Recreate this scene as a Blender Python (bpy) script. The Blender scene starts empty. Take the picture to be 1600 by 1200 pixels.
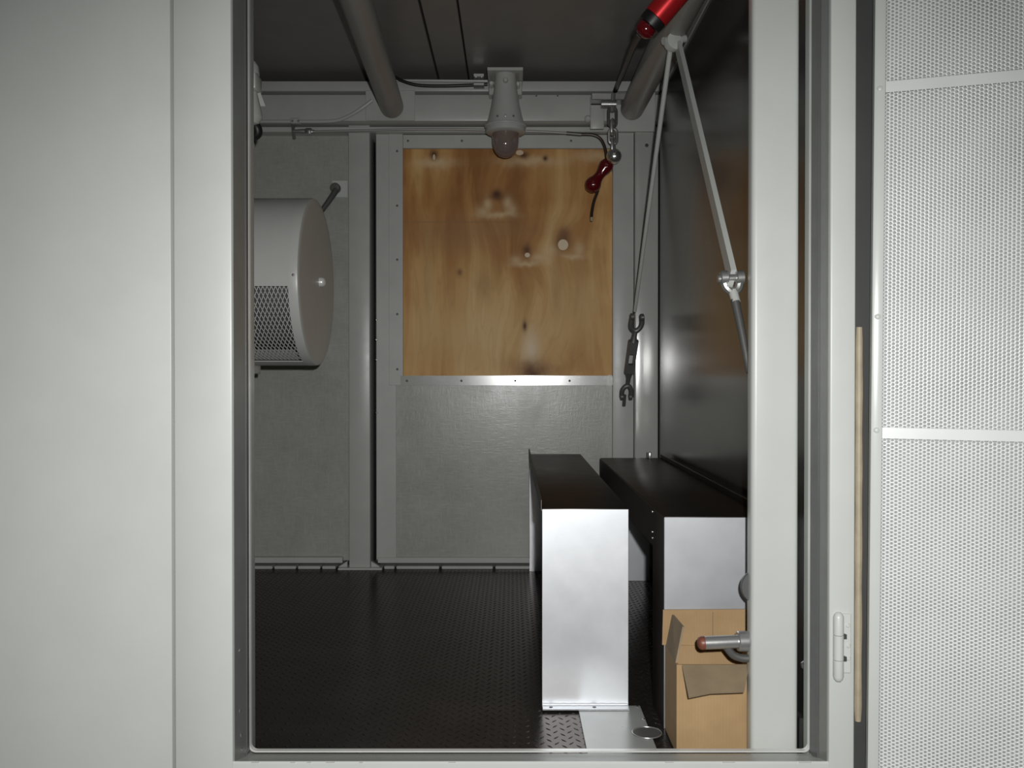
import bpy, bmesh, math, random
import numpy as np
from mathutils import Vector, Matrix

random.seed(7)
SC = bpy.context.scene
COL = SC.collection
R = math.radians
H = 0.695          # camera height above the shelter floor
F = 1400.0         # focal length in pixels of the 1600 px wide frame
VPY = 588.0        # image row of the horizon

# ------------------------------------------------------------------ camera
cam_d = bpy.data.cameras.new('camera')
cam = bpy.data.objects.new('camera', cam_d)
COL.objects.link(cam)
cam.location = (0, 0, H)
cam.rotation_euler = (R(90) - math.atan(12 / F), 0, 0)
cam_d.sensor_fit = 'HORIZONTAL'
cam_d.sensor_width = 36
cam_d.lens = 36 * F / 1600
cam_d.clip_start = 0.02
SC.camera = cam

# ------------------------------------------------------------------ world, flash, exposure
w = bpy.data.worlds.new('world')
SC.world = w
w.use_nodes = True
w.node_tree.nodes['Background'].inputs[0].default_value = (0.9, 0.95, 1, 1)
w.node_tree.nodes['Background'].inputs[1].default_value = 0.012

fl = bpy.data.lights.new('camera_flash', 'SPOT')
fl.energy = 108
fl.color = (1.0, 1.0, 0.985)
fl.shadow_soft_size = 0.012
fl.spot_size = R(122)
fl.spot_blend = 1.0
flo = bpy.data.objects.new('camera_flash', fl)
COL.objects.link(flo)
flo.location = (0.045, -0.01, H + 0.065)
flo.rotation_euler = (R(90 - 18), 0, R(0))

SC.view_settings.view_transform = 'Standard'
SC.view_settings.look = 'None'
SC.view_settings.exposure = 0.0
SC.view_settings.gamma = 1.0
SC.view_settings.use_curve_mapping = False
SC.cycles.use_denoising = True
SC.cycles.diffuse_bounces = 3


def P(px, py, Y):
    """point seen at pixel (px, py) at depth Y"""
    return Vector(((px - 800) * Y / F, Y, H - (py - VPY) * Y / F))


# ------------------------------------------------------------------ materials
class NT:
    def __init__(s, name):
        s.m = bpy.data.materials.new(name)
        s.m.use_nodes = True
        s.t = s.m.node_tree
        s.b = s.t.nodes['Principled BSDF']

    def n(s, kind, **kw):
        nd = s.t.nodes.new(kind)
        for k, v in kw.items():
            setattr(nd, k, v)
        return nd

    def put(s, sock, v):
        if isinstance(v, bpy.types.NodeSocket):
            s.t.links.new(v, sock)
        elif v is not None:
            sock.default_value = v

    def math(s, op, a, b=None, c=None, clamp=False):
        nd = s.n('ShaderNodeMath', operation=op, use_clamp=clamp)
        s.put(nd.inputs[0], a)
        s.put(nd.inputs[1], b)
        s.put(nd.inputs[2], c)
        return nd.outputs[0]

    def coords(s):
        return s.n('ShaderNodeTexCoord').outputs['Object']

    def mapping(s, v, scale=(1, 1, 1), loc=(0, 0, 0)):
        nd = s.n('ShaderNodeMapping')
        s.put(nd.inputs['Vector'], v)
        nd.inputs['Scale'].default_value = scale
        nd.inputs['Location'].default_value = loc
        return nd.outputs[0]

    def noise(s, v, scale, detail=4, rough=0.55, dist=0.0):
        nd = s.n('ShaderNodeTexNoise')
        s.put(nd.inputs['Vector'], v)
        nd.inputs['Scale'].default_value = scale
        nd.inputs['Detail'].default_value = detail
        nd.inputs['Roughness'].default_value = rough
        nd.inputs['Distortion'].default_value = dist
        return nd.outputs['Fac']

    def ramp(s, f, stops):
        nd = s.n('ShaderNodeValToRGB')
        s.put(nd.inputs[0], f)
        e = nd.color_ramp.elements
        while len(e) < len(stops):
            e.new(0.5)
        for k, (p, c) in enumerate(stops):
            e[k].position = p
            e[k].color = (*c, 1) if len(c) == 3 else c
        return nd.outputs[0]

    def mix(s, f, a, b, mode='MIX'):
        nd = s.n('ShaderNodeMix', data_type='RGBA', blend_type=mode)
        s.put(nd.inputs[0], f)
        for k, v in ((6, a), (7, b)):
            if isinstance(v, tuple) and len(v) == 3:
                v = (*v, 1)
            s.put(nd.inputs[k], v)
        return nd.outputs[2]

    def bump(s, h, strength=0.2, dist=0.002):
        nd = s.n('ShaderNodeBump')
        s.put(nd.inputs['Height'], h)
        nd.inputs['Strength'].default_value = strength
        nd.inputs['Distance'].default_value = dist
        s.t.links.new(nd.outputs[0], s.b.inputs['Normal'])

    def set(s, **kw):
        for k, v in kw.items():
            s.put(s.b.inputs[k.replace('_', ' ')], v)
        return s


def paint(name, col, rough=0.38, var=0.06, bump=0.05, nscale=9, spec=0.5, coat=0.0, fine=180, metal=0.0, rv=0.12):
    t = NT(name)
    co = t.coords()
    n1 = t.noise(co, nscale, 5)
    a = tuple(max(0, c * (1 - var)) for c in col)
    b = tuple(min(1, c * (1 + var)) for c in col)
    t.set(Base_Color=t.ramp(n1, [(0.3, a), (0.7, b)]), Metallic=metal)
    n2 = t.noise(co, nscale * 3, 3)
    t.set(Roughness=t.math('MULTIPLY_ADD', n2, rv, rough - rv / 2))
    t.b.inputs['Specular IOR Level'].default_value = spec
    t.b.inputs['Coat Weight'].default_value = coat
    t.b.inputs['Coat Roughness'].default_value = 0.22
    if bump:
        t.bump(t.noise(co, fine, 2), bump, 0.001)
    return t.m


M = {}
M['paint'] = paint('grey_green_paint', (0.585, 0.605, 0.575), 0.36, 0.025, 0.04)
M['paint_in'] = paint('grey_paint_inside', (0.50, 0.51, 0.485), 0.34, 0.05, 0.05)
M['paint_gloss'] = paint('glossy_grey_paint', (0.47, 0.48, 0.455), 0.17, 0.04, 0.0, spec=1.0, coat=0.6, rv=0.03)
M['wall_metal'] = paint('polished_grey_wall_sheet', (0.20, 0.196, 0.19), 0.225, 0.05, 0.0, metal=0.85, nscale=4, rv=0.04)
M['paint_door'] = paint('satin_door_paint', (0.585, 0.605, 0.575), 0.25, 0.025, 0.02, rv=0.04)
M['bench_shaded'] = paint('shaded_bench_metal', (0.13, 0.12, 0.115), 0.36, 0.08, 0.02, metal=0.95, nscale=5)  # bench tops and side edges: grazing-flash shade put into the metal colour
M['bench_shaded'].node_tree.nodes['Principled BSDF'].inputs['Specular Tint'].default_value = (0.4, 0.39, 0.38, 1)
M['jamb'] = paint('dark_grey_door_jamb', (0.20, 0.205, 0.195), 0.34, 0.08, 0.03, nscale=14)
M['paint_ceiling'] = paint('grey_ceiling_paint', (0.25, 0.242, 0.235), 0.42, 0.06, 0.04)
M['paint_dark'] = paint('dark_grey_paint', (0.10, 0.10, 0.10), 0.4, 0.1, 0.05)
M['pipe'] = paint('grey_tube_paint', (0.33, 0.325, 0.31), 0.38, 0.05, 0.03)
M['drum'] = paint('pale_grey_drum_paint', (0.56, 0.57, 0.545), 0.36, 0.03, 0.03)
M['bright_edge'] = paint('worn_bright_metal_edge', (0.80, 0.80, 0.78), 0.30, 0.08, 0.04, metal=0.25)
M['black'] = paint('black_rubber', (0.012, 0.012, 0.012), 0.45, 0.2, 0.05)
M['cable'] = paint('dark_brown_cable', (0.035, 0.02, 0.016), 0.4, 0.2, 0.03)
M['steel'] = paint('dull_steel', (0.46, 0.46, 0.45), 0.34, 0.12, 0.06, metal=0.75)
M['steel_dark'] = paint('dark_cast_steel', (0.13, 0.13, 0.125), 0.45, 0.15, 0.12, metal=0.4)
M['steel_bright'] = paint('bright_plated_steel', (0.66, 0.66, 0.65), 0.24, 0.06, 0.02, metal=0.9)
M['red'] = paint('glossy_red_anodised', (0.70, 0.030, 0.036), 0.30, 0.06, 0.0, metal=0.55)
M['red_dark'] = paint('dark_translucent_red', (0.12, 0.005, 0.008), 0.14, 0.1, 0.0, spec=0.8)
M['rust'] = paint('rusty_red_brown', (0.20, 0.065, 0.04), 0.42, 0.25, 0.1, nscale=90)
M['tan'] = paint('tan_foam_rubber', (0.38, 0.325, 0.23), 0.6, 0.14, 0.3, nscale=30)
M['backing'] = paint('pale_insulation_backing', (0.33, 0.34, 0.335), 0.7, 0.12, 0.1, nscale=14)
M['perf'] = paint('perforated_white_sheet', (0.71, 0.73, 0.72), 0.27, 0.04, 0.0, spec=0.6, rv=0.05)
M['shadow_gap'] = paint('dark_joint_and_gap_shade', (0.05, 0.052, 0.05), 0.6, 0.1, 0.0)

# mottled grey galvanised panel
t = NT('mottled_grey_panel')
co = t.coords()
m1 = t.noise(co, 7, 6, 0.65)
m2 = t.noise(t.mapping(co, (30, 30, 160)), 1.0, 4, 0.6)
m3 = t.noise(t.mapping(co, (160, 160, 30)), 1.0, 4, 0.6)
wv = t.math('MAXIMUM', m2, m3)
c1 = t.ramp(m1, [(0.25, (0.335, 0.345, 0.315)), (0.75, (0.43, 0.435, 0.40))])
t.set(Base_Color=t.mix(0.35, c1, t.ramp(wv, [(0.4, (0.30, 0.31, 0.285)), (0.7, (0.48, 0.485, 0.45))])),
      Roughness=t.math('MULTIPLY_ADD', m1, 0.25, 0.18))
t.bump(wv, 0.25, 0.0015)
M['mottled'] = t.m

# brushed aluminium of the bench supports
t = NT('brushed_aluminium')
co = t.coords()
b1 = t.noise(co, 6, 5, 0.6)
b2 = t.noise(t.mapping(co, (14, 14, 2.2)), 2.5, 4, 0.6)
c1 = t.ramp(b1, [(0.28, (0.66, 0.68, 0.71)), (0.72, (0.82, 0.835, 0.86))])
t.set(Base_Color=t.mix(t.math('MULTIPLY', b2, 0.35), c1, (0.70, 0.715, 0.74)), Metallic=0.82,
      Roughness=t.math('MULTIPLY_ADD', b1, 0.16, 0.385))
t.bump(t.noise(co, 25, 3), 0.04, 0.002)
M['alu'] = t.m
M['alu_shaded'] = t.m.copy()  # right bench legs: weaker flash reflection put into a darker colour
M['alu_shaded'].name = 'shaded_brushed_aluminium'
for nd in M['alu_shaded'].node_tree.nodes:
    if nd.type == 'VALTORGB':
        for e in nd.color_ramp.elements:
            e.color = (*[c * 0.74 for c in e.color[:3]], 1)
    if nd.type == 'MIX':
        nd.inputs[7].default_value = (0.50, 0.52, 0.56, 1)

# dark steel tread plate
t = NT('dark_tread_steel')
co = t.coords()
d1 = t.noise(co, 5, 6, 0.65)
d2 = t.noise(co, 40, 4, 0.6)
c1 = t.ramp(d1, [(0.3, (0.062, 0.055, 0.052)), (0.7, (0.105, 0.095, 0.090))])
t.set(Base_Color=t.mix(t.math('MULTIPLY', d2, 0.5), c1, (0.09, 0.083, 0.08)), Metallic=0.75,
      Roughness=t.math('MULTIPLY_ADD', d1, 0.12, 0.20))
t.bump(d2, 0.06, 0.001)
t.b.inputs['Specular Tint'].default_value = (0.58, 0.56, 0.55, 1)
M['tread'] = t.m

M['floor_paint'] = paint('grey_floor_plate_paint', (0.42, 0.435, 0.42), 0.30, 0.06, 0.03, spec=0.7, metal=0.15)

# corrugated cardboard
t = NT('cardboard')
co = t.coords()
k1 = t.noise(co, 12, 5, 0.6)
k2 = t.n('ShaderNodeTexWave', wave_type='BANDS', bands_direction='X')
t.put(k2.inputs['Vector'], co)
k2.inputs['Scale'].default_value = 55
k2.inputs['Distortion'].default_value = 0.4
c1 = t.ramp(k1, [(0.3, (0.38, 0.245, 0.118)), (0.7, (0.47, 0.31, 0.155))])
t.set(Base_Color=t.mix(t.math('MULTIPLY', k2.outputs['Fac'], 0.12), c1, (0.30, 0.20, 0.11)), Roughness=0.75)
t.bump(k2.outputs['Fac'], 0.06, 0.001)
M['card'] = t.m
M['card_in_shade'] = paint('shaded_cardboard_liner', (0.30, 0.225, 0.14), 0.8, 0.12, 0.1, nscale=20)  # inner side tone plus shade of the turned flaps put into one colour

# amber-less smoked lamp glass
t = NT('smoked_lamp_glass')
t.set(Base_Color=(0.42, 0.33, 0.30, 1), Roughness=0.07)
t.b.inputs['Transmission Weight'].default_value = 0.6
t.b.inputs['IOR'].default_value = 1.45
M['glass'] = t.m


# plywood with knots (object space: X right, Z up, metres)
def plywood(knots, patches):
    t = NT('knotty_plywood')
    co = t.coords()
    sep = t.n('ShaderNodeSeparateXYZ')
    t.put(sep.inputs[0], co)
    X, Z = sep.outputs[0], sep.outputs[2]

    wx = t.math('MULTIPLY_ADD', t.noise(co, 16, 3, 0.6), 0.05, -0.025)
    wz = t.math('MULTIPLY_ADD', t.noise(t.mapping(co, loc=(3.1, 0, 1.7)), 16, 3, 0.6), 0.05, -0.025)
    Xw, Zw = t.math('ADD', X, wx), t.math('ADD', Z, wz)

    def blob(cx, cz, rx, rz, soft=1.0):
        big = soft and rx > 0.03
        dx = t.math('MULTIPLY', t.math('SUBTRACT', Xw if big else X, cx), 1 / rx)
        dz = t.math('MULTIPLY', t.math('SUBTRACT', Zw if big else Z, cz), 1 / rz)
        d2 = t.math('ADD', t.math('MULTIPLY', dx, dx), t.math('MULTIPLY', dz, dz))
        if soft:
            return t.math('POWER', 2.718, t.math('MULTIPLY', d2, -1.0))
        return t.math('LESS_THAN', d2, 1.0)
    # grain coordinate bends round the knots
    bend = None
    patches = [(a, b, rx * 1.15, rz * 1.15, q, min(1, al * 1.15), so) if so else (a, b, rx, rz, q, al, so) for (a, b, rx, rz, q, al, so) in patches]
    for (cx, cz, s) in knots:
        g = t.math('MULTIPLY', blob(cx, cz, s * 2.2, s * 3.0), s * 1.6)
        bend = g if bend is None else t.math('ADD', bend, g)
    comb = t.n('ShaderNodeCombineXYZ')
    t.put(comb.inputs[0], t.math('ADD', X, bend))
    t.put(comb.inputs[1], 0.0)
    t.put(comb.inputs[2], t.math('MULTIPLY', Z, 0.16))
    v = comb.outputs[0]
    g1 = t.noise(v, 8.5, 3, 0.5, 0.5)
    g2 = t.noise(v, 60, 3, 0.6, 0.2)
    g3 = t.noise(co, 3.5, 4, 0.6)
    f = t.math('ADD', t.math('MULTIPLY_ADD', g2, 0.10, -0.05), t.math('ADD', g1, t.math('MULTIPLY_ADD', g3, 0.34, -0.17)))
    # browner upwards: wood tone plus flash falloff put into the colour
    f = t.math('ADD', f, t.math('MULTIPLY_ADD', t.math('SMOOTHSTEP', -0.16, 0.16, Z) if False else t.math('MULTIPLY_ADD', Z, 2.2, 0.5, clamp=True), -0.24, 0.10))
    c = t.ramp(f, [(0.26, (0.34, 0.145, 0.038)), (0.42, (0.50, 0.245, 0.075)), (0.56, (0.66, 0.39, 0.15)),
                   (0.74, (0.78, 0.53, 0.25))])
    # growth-ring contour lines
    ring = t.math('PINGPONG', t.math('MULTIPLY', g1, 14.0), 0.5)
    ring = t.math('POWER', t.math('MULTIPLY', ring, 2.0), 5.0)
    c = t.mix(t.math('MULTIPLY', ring, 0.16), c, (0.30, 0.14, 0.05))
    # faint cross joint of the veneer
    jn = t.math('MULTIPLY', t.math('LESS_THAN', t.math('ABSOLUTE', t.math('SUBTRACT', Z, 0.147)), 0.0035), t.math('LESS_THAN', X, 0.02))
    c = t.mix(t.math('MULTIPLY', jn, 0.35), c, (0.30, 0.17, 0.07))
    jb = t.math('MULTIPLY', blob(-0.12, 0.125, 0.26, 0.03), 0.35)
    c = t.mix(jb, c, (0.40, 0.22, 0.11))
    for (cx, cz, rx, rz, col, a, soft) in patches:
        c = t.mix(t.math('MULTIPLY', blob(cx, cz, rx, rz, soft), a), c, col)
    t.set(Base_Color=c, Roughness=0.55)
    t.b.inputs['Specular IOR Level'].default_value = 0.25
    t.bump(g2, 0.08, 0.001)
    return t.m


# ------------------------------------------------------------------ mesh helpers
def box(bm, x0, x1, y0, y1, z0, z1, bev=0.0, seg=2, mat=None):
    vs = [bm.verts.new((x, y, z)) for x in (x0, x1) for y in (y0, y1) for z in (z0, z1)]
    q = [(0, 1, 3, 2), (4, 6, 7, 5), (0, 4, 5, 1), (2, 3, 7, 6), (0, 2, 6, 4), (1, 5, 7, 3)]
    fs = [bm.faces.new([vs[i] for i in f]) for f in q]
    if mat is not None:
        for v in vs:
            v.co = mat @ v.co
    if bev > 0:
        es = list({e for f in fs for e in f.edges})
        bmesh.ops.bevel(bm, geom=es, offset=bev, segments=seg, profile=0.5, affect='EDGES')
    return bm


def prism(bm, poly, axis, a, b):
    """extrude a 2-D polygon along an axis: axis 'X' poly=(y,z), 'Y' poly=(x,z), 'Z' poly=(x,y)"""
    def mk(p, t):
        return {'X': (t, p[0], p[1]), 'Y': (p[0], t, p[1]), 'Z': (p[0], p[1], t)}[axis]
    va = [bm.verts.new(mk(p, a)) for p in poly]
    vb = [bm.verts.new(mk(p, b)) for p in poly]
    bm.faces.new(va)
    bm.faces.new(list(reversed(vb)))
    n = len(poly)
    for i in range(n):
        j = (i + 1) % n
        bm.faces.new((va[j], va[i], vb[i], vb[j]))
    return bm


def tube(bm, pts, r, n=12, closed=False):
    pts = [Vector(p) for p in pts]
    rs = r if isinstance(r, (list, tuple)) else [r] * len(pts)
    N = len(pts)
    up = None
    rings = []
    for i in range(N):
        if closed:
            tg = (pts[(i + 1) % N] - pts[i - 1]).normalized()
        else:
            tg = (pts[min(i + 1, N - 1)] - pts[max(i - 1, 0)]).normalized()
        if up is None:
            up = Vector((0, 0, 1)) if abs(tg.z) < 0.9 else Vector((1, 0, 0))
        s = tg.cross(up).normalized()
        up = s.cross(tg).normalized()
        rings.append([bm.verts.new(pts[i] + (s * math.cos(2 * math.pi * k / n) + up * math.sin(2 * math.pi * k / n)) * rs[i]) for k in range(n)])
    for i in range(N if closed else N - 1):
        a, b = rings[i], rings[(i + 1) % N]
        for k in range(n):
            bm.faces.new((a[k], a[(k + 1) % n], b[(k + 1) % n], b[k]))
    if not closed:
        bm.faces.new(list(reversed(rings[0])))
        bm.faces.new(rings[-1])
    return bm


def lathe(bm, prof, o, axis, n=32):
    """prof: (radius, distance along axis); r=0 ends close to a point"""
    o = Vector(o)
    ax = Vector(axis).normalized()
    u = ax.orthogonal().normalized()
    v = ax.cross(u)
    rings = []
    for (r, h) in prof:
        c = o + ax * h
        if r < 1e-6:
            rings.append([bm.verts.new(c)])
        else:
            rings.append([bm.verts.new(c + (u * math.cos(2 * math.pi * k / n) + v * math.sin(2 * math.pi * k / n)) * r) for k in range(n)])
    for a, b in zip(rings, rings[1:]):
        for k in range(n):
            k2 = (k + 1) % n
            if len(a) == 1 and len(b) == 1:
                continue
            if len(a) == 1:
                bm.faces.new((a[0], b[k2], b[k]))
            elif len(b) == 1:
                bm.faces.new((a[k], a[k2], b[0]))
            else:
                bm.faces.new((a[k], a[k2], b[k2], b[k]))
    if len(rings[0]) > 1:
        bm.faces.new(list(reversed(rings[0])))
    if len(rings[-1]) > 1:
        bm.faces.new(rings[-1])
    return bm


def smooth_path(pts, n=6):
    """Catmull-Rom through the points"""
    pts = [Vector(p) for p in pts]
    q = [pts[0]] + pts + [pts[-1]]
    out = []
    for i in range(1, len(q) - 2):
        for k in range(n):
            s = k / n
            a, b, c, d = q[i - 1], q[i], q[i + 1], q[i + 2]
            out.append(0.5 * ((2 * b) + (c - a) * s + (2 * a - 5 * b + 4 * c - d) * s * s + (3 * b - a - 3 * c + d) * s ** 3))
    out.append(pts[-1])
    return out


def obj(name, bm, mat, parent=None, smooth=True, ang=35, loc=None):
    me = bpy.data.meshes.new(name)
    bmesh.ops.recalc_face_normals(bm, faces=bm.faces[:])
    if loc is not None:
        bmesh.ops.translate(bm, verts=bm.verts[:], vec=-Vector(loc))
    bm.to_mesh(me)
    bm.free()
    if smooth:
        me.polygons.foreach_set('use_smooth', [True] * len(me.polygons))
        me.set_sharp_from_angle(angle=R(ang))
    me.materials.append(mat)
    o = bpy.data.objects.new(name, me)
    COL.objects.link(o)
    if parent is not None:
        o.parent = parent
        pl = parent.matrix_world.translation if False else world_loc(parent)
        o.location = (Vector(loc) if loc is not None else Vector((0, 0, 0))) - pl
    elif loc is not None:
        o.location = loc
    return o


def world_loc(o):
    v = Vector((0, 0, 0))
    while o is not None:
        v += o.location
        o = o.parent
    return v


def tag(o, label=None, cat=None, group=None, kind=None):
    for k, v in (('label', label), ('category', cat), ('group', group), ('kind', kind)):
        if v:
            o[k] = v
    return o


def thing(name, loc, label, cat, group=None, kind=None):
    o = bpy.data.objects.new(name, None)
    o.empty_display_size = 0.05
    COL.objects.link(o)
    o.location = loc
    return tag(o, label, cat, group, kind)


def B():
    return bmesh.new()


def screws(parent, pts, r=0.0042, depth=0.002, mat=None, name='screw', axis=(0, -1, 0)):
    first = None
    for p in pts:
        if first is None:
            first = obj(name, lathe(B(), [(r, 0), (r, depth * 0.5), (r * 0.6, depth), (0, depth)], p, axis, 10), mat or M['steel_dark'], parent, loc=p)
        else:
            c = first.copy()
            COL.objects.link(c)
            c.parent = parent
            c.location = Vector(p) - world_loc(parent)


# ================================================================== SETTING
XL, XR = -0.97, 0.527       # side walls
YB = 3.24                   # back wall
ZC = H + 1.076              # ceiling
YF = 1.45                   # outer face of the front wall

# ---- floor: dark tread plate
floor = tag(obj('floor', box(B(), XL - 0.03, XR + 0.03, 1.53, 3.42, -0.03, 0.0), M['tread']),
            'dark steel tread plate floor of the shelter', 'floor', kind='structure')
# raised tread marks
verts, faces = [], []
pt = 0.0275
i = 0
for gx in np.arange(XL + 0.01, XR, pt):
    for gy in np.arange(1.58, 3.22, pt):
        for (ox, oy, an) in ((0, 0, R(52)), (pt / 2, pt / 2, R(-52))):
            cx, cy = gx + ox, gy + oy
            c, s = math.cos(an), math.sin(an)
            L, W, hh = 0.0088, 0.0026, 0.0009
            k = len(verts)
            for (a, b, z) in ((L, 0, 0), (0, W, 0), (-L, 0, 0), (0, -W, 0), (L * 0.45, 0, hh), (-L * 0.45, 0, hh)):
                verts.append((cx + a * c - b * s, cy + a * s + b * c, z))
            faces += [(k, k + 1, k + 4), (k + 1, k + 2, k + 5), (k + 2, k + 3, k + 5), (k + 3, k, k + 4),
                      (k + 1, k + 5, k + 4), (k + 3, k + 4, k + 5)]
me = bpy.data.meshes.new('tread_mark')
me.from_pydata(verts, [], faces)
me.update()
me.materials.append(M['tread'])
tm = bpy.data.objects.new('tread_mark', me)
COL.objects.link(tm)
tm.parent = floor
tm['kind'] = 'stuff'

# ---- ceiling: two sheets and a narrow strip
ceiling = thing('ceiling', (0, 2.4, ZC), 'dark grey sheet metal ceiling with a narrow lengthwise strip', 'ceiling', kind='structure')
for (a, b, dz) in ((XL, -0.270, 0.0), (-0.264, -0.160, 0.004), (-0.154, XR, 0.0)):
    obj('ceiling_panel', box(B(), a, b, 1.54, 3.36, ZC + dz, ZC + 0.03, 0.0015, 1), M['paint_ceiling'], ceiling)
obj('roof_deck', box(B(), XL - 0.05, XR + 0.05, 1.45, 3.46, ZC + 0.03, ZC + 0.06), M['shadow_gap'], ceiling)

# ---- side walls
wl = tag(obj('wall_left', box(B(), XL - 0.04, XL, 1.54, 3.42, 0.0, ZC), M['paint_in']),
         'grey painted left side wall of the shelter', 'wall', kind='structure')
wr = thing('wall_right', (XR, 2.4, 0), 'glossy grey sheet wall behind the long bench and folded stays', 'wall', kind='structure')
obj('wall_sheet', box(B(), XR, XR + 0.04, 1.54, 3.42, 0.0, ZC), M['wall_metal'], wr)
pb = P(1257, 1042, 1.60)
obj('bolt', lathe(B(), [(0.0085, 0), (0.0085, 0.004), (0.005, 0.008), (0, 0.009)], (XR, 1.605, pb.z), (-1, 0, 0), 14), M['steel_bright'], wr)

bb = tag(obj('baseboard_right', prism(B(), [(1.62, 0), (3.2, 0), (3.2, 0.075), (1.62, 0.075)], 'X', XR - 0.006, XR), M['wall_metal']),
         'low grey kick strip along the foot of the right wall', 'baseboard', kind='structure')

t5 = thing('trim_5', (XR - 0.003, 2.4, ZC), 'grey angle strip along the joint of right wall and ceiling', 'trim', kind='structure')
obj('wall_leg', box(B(), XR - 0.005, XR, 1.63, 3.15, ZC - 0.075, ZC, 0.001, 1), M['paint_in'], t5)
obj('ceiling_leg', box(B(), XR - 0.05, XR - 0.005, 1.63, 3.15, ZC - 0.005, ZC, 0.001, 1), M['paint_in'], t5)

# ---- back wall
wb = thing('wall_back', (0, YB, 0), 'mottled grey panelled end wall around the boarded window', 'wall', kind='structure')
obj('backing_sheet', box(B(), XL, XR, 3.36, 3.42, 0, ZC), M['paint_dark'], wb)
xa = P(551, 0, 3.26).x
obj('panel', box(B(), XL, xa, 3.26, 3.275, P(0, 876, 3.26).z, 1.62), M['mottled'], wb)
# panel under the window
obj('panel', box(B(), P(612, 0, YB).x, P(958, 0, YB).x, YB + 0.006, YB + 0.02, P(0, 872, YB).z, P(0, 594, YB).z), M['mottled'], wb)
# smooth sheet left of the window running from floor to beam
obj('smooth_sheet', box(B(), P(588, 0, YB).x, P(619, 0, YB).x, YB, YB + 0.02, 0.03, 1.62, 0.001, 1), M['paint_in'], wb)
# rails at the foot of the panels
for (a, b) in ((392, 535), (590, 958)):
    obj('foot_rail', box(B(), P(a, 0, YB).x, P(b, 0, YB).x, YB - 0.006, YB + 0.02, P(0, 880, YB).z, P(0, 871, YB).z, 0.002, 1), M['paint_in'], wb)
pts = [P(588.5, y, YB - 0.001) for y in (500, 531, 562, 645)]
screws(wb, pts, 0.0035, 0.002, M['steel_bright'], 'rivet')

# ---- boarded window: frame strips with screws
win = thing('window_1', (P(793, 0, YB).x, YB, P(0, 410, YB).z), 'grey metal window frame screwed over a plywood sheet', 'window', kind='structure')
fy = YB - 0.004
obj('side_strip', box(B(), P(608, 0, YB).x, P(630, 0, YB).x, fy, YB + 0.012, P(0, 602, YB).z, P(0, 208, YB).z, 0.001, 1), M['paint_in'], win)
obj('side_strip', box(B(), P(957, 0, YB).x, P(964, 0, YB).x, fy, YB + 0.012, P(0, 602, YB).z, P(0, 208, YB).z, 0.001, 1), M['paint_in'], win)
obj('top_strip', box(B(), P(630.3, 0, YB).x, P(956.7, 0, YB).x, fy - 0.002, YB + 0.012, P(0, 233, YB).z, P(0, 212, YB).z, 0.0015, 1), M['paint_in'], win)
sx0, sx1 = P(626, 0, YB).x, P(958, 0, YB).x
obj('bottom_strip', prism(B(), [(sx0, fy - 0.002), (sx1, fy - 0.010), (sx1, YB + 0.012), (sx0, YB + 0.012)], 'Z', P(0, 602, YB).z, P(0, 587, YB).z), M['paint_gloss'], win)
obj('end_clip', box(B(), P(950, 0, YB).x, P(953, 0, YB).x, fy - 0.0115, fy, P(0, 602, YB).z, P(0, 586, YB).z), M['paint_gloss'], win)
screws(win, [P(x, 221, fy - 0.002) for x in (638, 722, 808, 892)] + [P(621, y, fy) for y in (237, 322, 406, 491, 577)] + [P(x, 595, fy - 0.002 - 0.008 * (x - 626) / 332) for x in (636, 721, 805, 890)], 0.0042)

# ---- posts, beam and base strip of the back wall
t1 = thing('trim_1', (P(561, 0, 3.21).x, 3.22, 0), 'grey vertical post left of the boarded window', 'post', kind='structure')
obj('post', box(B(), P(545, 0, 3.22).x, P(578, 0, 3.22).x, 3.22, 3.36, 0, 1.605, 0.003, 2), M['paint_in'], t1)
obj('base_plate', box(B(), P(527, 0, 3.2).x, P(596, 0, 3.2).x, 3.205, 3.26, 0, 0.008, 0.001, 1), M['paint_in'], t1)
for (x, rz) in ((536, 1), (587, 0)):
    p = P(x, 0, 3.235)
    obj('gusset', prism(B(), [(p.x - 0.016, 0.008), (p.x + 0.016, 0.008), (p.x + (0.016 if rz else -0.016), 0.028)], 'Y', 3.225, 3.245), M['paint_in'], t1)

t2 = thing('trim_2', (0, 3.2, 1.65), 'grey steel beam across the top of the end wall', 'beam', kind='structure')
yb = 3.16
obj('beam_face', box(B(), XL, XR, yb, 3.36, P(0, 190, yb).z, P(0, 149, yb).z, 0.003, 2), M['paint_in'], t2)
obj('upper_angle', box(B(), XL, XR, yb + 0.02, 3.36, P(0, 141, yb).z, P(0, 125, yb).z, 0.003, 2), M['paint_in'], t2)
obj('lower_lip', box(B(), XL, XR, yb + 0.045, 3.36, P(0, 207, yb + 0.045).z, P(0, 199, yb + 0.045).z, 0.002, 1), M['paint_in'], t2)
obj('joint_plate', box(B(), P(572, 0, yb).x, P(649, 0, yb).x, yb - 0.005, yb, P(0, 190, yb).z, P(0, 143, yb).z, 0.0015, 1), M['paint_in'], t2)
obj('joint_plate', box(B(), P(962, 0, yb).x, P(1023, 0, yb).x, yb - 0.005, yb, P(0, 207, yb).z, P(0, 146, yb).z, 0.0015, 1), M['paint_in'], t2)
screws(t2, [P(x, 151, yb - 0.0001) for x in (838, 871)], 0.003)

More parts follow.
